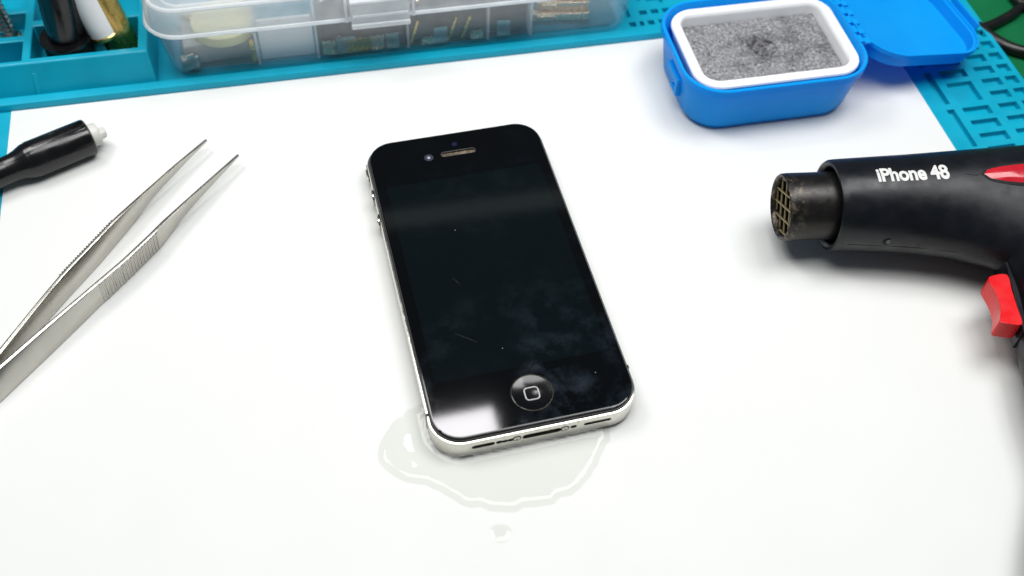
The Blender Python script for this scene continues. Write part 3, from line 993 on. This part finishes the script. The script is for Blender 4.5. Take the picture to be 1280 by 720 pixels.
def inbox(name, vf, m, label, cat, x, y_, rz=0, group=None, tilt=0, z=1.75, bevel=0):
    o = obj(name, *vf, M[m], None, bevel=bevel)
    p = mw_(XC + x, YC + y_, z - 0.3)
    o.location = p * S
    o.rotation_euler = (R(tilt), 0, R(MA + rz))
    return tag(o, label, cat, group)


FY = -bh0 / 2
inbox('sticker_roll', lathe([(0, 11), (0.3, 11.4), (3.7, 11.4), (4, 11), (4, 0.02)], 48), 'cream', 'round cream disc lying in the end compartment of the box', 'disc', -63.6, FY + 14, 0, z=9.8)
inbox('grey_block', box(-12, 12, -11, 11, 0, 8), 'mid_grey', 'flat grey block under the cream disc in the box', 'block', -67, FY + 17, 3, bevel=0.4)
inbox('metal_clip', join(box(-3, 3, -1.6, 1.6, 0, 5), box(-1.5, 1.5, -2.2, -1.6, 2, 7)), 'steel', 'small bright metal clip in the box corner beside the cream disc', 'clip', -77, FY + 4.2, 20, bevel=0.3)
inbox('brass_pin', box(-0.8, 0.8, -0.8, 0.8, 0, 9), 'brass', 'short brass pin standing beside the white card in the box', 'pin', -54.8, FY + 4, 10, bevel=0.2)
inbox('white_card', box(-9.4, 9.4, -0.6, 0.6, 0, 17), 'white_plastic', 'upright white plastic card between the dividers in the box', 'card', -42.5, FY + 4.6, 0, bevel=0.2)
inbox('dark_module', box(-15.3, 15.3, -11, 11, 0, 15), 'grey_board', 'wide dark module in compartment beside the white card', 'module', -15.8, FY + 15.5, 0, bevel=0.5)
inbox('dark_module', box(-14, 14, -11, 11, 0, 14), 'grey_board', 'wide dark module in compartment under the latch end', 'module', 15.2, FY + 15.5, 0, bevel=0.5)
inbox('dark_module', box(-7.2, 7.2, -10, 10, 0, 13), 'grey_board', 'narrow dark module beside the bronze connectors in the box', 'module', 38, FY + 15, 0, bevel=0.5)
inbox('brass_strip', box(-4.6, 4.6, -0.4, 0.4, 0, 5.6), 'brass', 'thin brass strip on edge before the wide module beside the card', 'strip', -17, FY + 3.3, 4)
inbox('steel_standoff', lathe([(0, 1.5), (7.4, 1.5), (7.4, 0.8), (6.6, 0.8)], 6), 'steel', 'tiny steel standoff before the wide module beside the card', 'standoff', -24, FY + 3.2, 0)
for k, (x, z_, rz) in enumerate(((3.0, 7.5, 62), (17, 8, 50), (22, 10, 40))):
    inbox('brass_pin', tube([(-1.6, 0, 0.4), (1.6, 0, 10.5)], 0.6, 8), 'brass', ['slanting brass pin next to the divider under the latch', 'slanting brass pin before the middle of wide module', 'slanting brass pin near the narrow dark module'][k], 'pin', x, FY + 3.2, rz - 50)
for k in range(4):
    inbox('bronze_connector', join(box(-11 + k, 11 - k, -1.3, 1.3, 0, 3.2), box(-9 + k, -2, -1.6, 1.6, 0.8, 2.4), box(8 - k, 10.5 - k, -1.9, 1.9, 0.3, 3.8)), 'bronze',
          ['bronze edge connector at the bottom of the connector pile', 'second bronze connector up in the connector pile', 'third bronze connector up in the connector pile', 'bronze connector on top of the connector pile'][k], 'connector', 59 + k * 1.2, FY + 9 + k * 2.2, -7 - 2 * k, 'bronze connectors piled in the box', z=1.75 + 3.25 * k, bevel=0.25)

WHERE = [(-29, -3, 17.0, 'on the wide module beside the white card'), (4, 27, 16.0, 'on the wide module under the latch end'), (-76, -72, 10.0, 'on the grey block beside the cream disc')]
for k in range(16):
    x0, x1, z_, where = WHERE[(0, 1, 0, 1, 2, 0, 1)[k % 7]]
    m_ = ['steel', 'brass', 'bronze'][k % 3]
    inbox('loose_screw', join(lathe([(0, 1.5), (0.9, 1.5), (1.1, 1.2)], 10, (0, 0, 1.5), (1, 0, 0)), lathe([(0.9, 0.75), (5.2, 0.75), (5.8, 0.3)], 8, (0, 0, 1.5), (1, 0, 0))), m_,
          'loose %s screw lying %s' % (m_, where), 'screw', random.uniform(x0, x1), FY + random.uniform(7, 22), random.uniform(0, 360), 'loose screws in the parts box', z=z_ - 0.25)
for k in range(8):
    h_ = random.uniform(3.0, 7.0)
    inbox('metal_shim', box(-2.4, 2.4, -0.3, 0.3, 0, h_), ['bronze', 'steel'][k % 2],
          ['bronze', 'pale steel'][k % 2] + ' shim standing before the ' + ['wide module beside the white card', 'wide module beside the white card', 'wide module beside the white card', 'wide module beside the white card',
          'wide module under the latch end', 'wide module under the latch end', 'wide module under the latch end', 'narrow dark module'][k], 'shim', [-28, -20.8, -10.5, -5, 8, 12.6, 26, 36][k], FY + 3.1, random.uniform(-8, 8), 'metal shims in the parts box')

# ================================================================== tools standing in the tray
BT = mw_(-126.6, 122.2, 1.5)
bt = thing('black_tool_stand', 'thick black round handle with flange standing in the turquoise tray', 'tool', tuple(BT), MA)
obj('foot', *lathe([(0, 7.6), (0.5, 8.0), (10.5, 8.2), (11, 8.0)], 40), M['black_rubber'], bt)
obj('flange', *lathe([(10.8, 8.6), (11.6, 8.9), (12.3, 8.7), (12.4, 6.2)], 40), M['black_gloss'], bt)
obj('shaft', *tube([(0.3, 0.3, 12), (4.0, 3.0, 60), (6.5, 4.5, 90)], [6.3, 6.5, 6.5], 40), M['black_gloss'], bt)
GT = mw_(-109.2, 122.8, 1.45)
gt = thing('brass_tool', 'leaning brass tool with white sleeve beside the black handle', 'tool', tuple(GT), MA)
gd = Vector((-0.20, 0.16, 1)).normalized()
obj('brass_body', *lathe([(0, 5.2), (0.5, 5.8), (85, 5.8), (86, 5.2)], 36, (0.4, 1.2, 1.0), gd), M['brass'], gt)
sl_ = obj('white_sleeve', *lathe([(11.5, 4.6), (12, 5.1), (80, 5.1)], 32, (-2.4, -1.6, 0), gd), M['white_plastic'], gt)
obj('sleeve_ring', *lathe([(10.4, 5.2), (10.8, 5.5), (11.6, 5.5), (12.0, 5.2)], 32, (-2.4, -1.6, 0), gd), M['brass'], sl_)
obj('clip', *tube([Vector((8.2, 2.2, 0)) + gd * 32, Vector((8.6, 2.2, 0)) + gd * 70], 0.8, 8), M['bronze'], gt)


def driver(loc, tiltv, r, label, length):
    t = thing('bit_driver', label, 'screwdriver', tuple(loc), MA)
    d = Vector(tiltv).normalized()
    obj('shaft', *lathe([(0, r * .8), (length, r * .8)], 20, (0, 0, 0), d), M['steel'], t)
    rings = [(k * 0.9 + 3, r * (1.0 if k % 2 else 1.12)) for k in range(int(length / 0.9) - 6)]
    obj('knurled_grip', *lathe(rings, 24, (0, 0, 0), d), M['steel'], t)
    obj('collar', *lathe([(0, r * 1.2), (0.4, r * 1.45), (2.2, r * 1.45), (2.6, r * 1.2)], 24, (0, 0, 0), d), M['bronze'], t)
    return t


driver(mw_(-147.5, 132.5, 5.3), (-0.12, 0.1, 1), 2.9, 'knurled steel bit driver standing on the raised tray pad', 45)
driver(mw_(-131.5, 148, 2.0), (0.4, 0.35, 0.8), 2.6, 'knurled steel bit driver leaning behind the black handle', 30)

# ================================================================== cables on the desk
def cable(label, pts, r):
    p = [at(u, v, -4.6 + r) for u, v in pts]
    o = obj('cable', *tube(spline(p, 8), r, 12), M['cable'])
    return tag(o, label, 'cable')


cable('black cable running up and away over the green desk', [(1222, 37), (1240, 31), (1256, 23), (1270, 14), (1290, -6), (1310, -40)], 2.0)
cable('black cable curving downwards over the green desk beside the mat', [(1221, 33), (1236, 45), (1254, 56), (1272, 63), (1300, 68), (1340, 66)], 2.3)
cable('black cable crossing the far corner of the green desk', [(1262, -14), (1274, 2), (1290, 10), (1320, 16)], 2.2)

for o in C.objects:
    if '_m' in o: del o['_m']
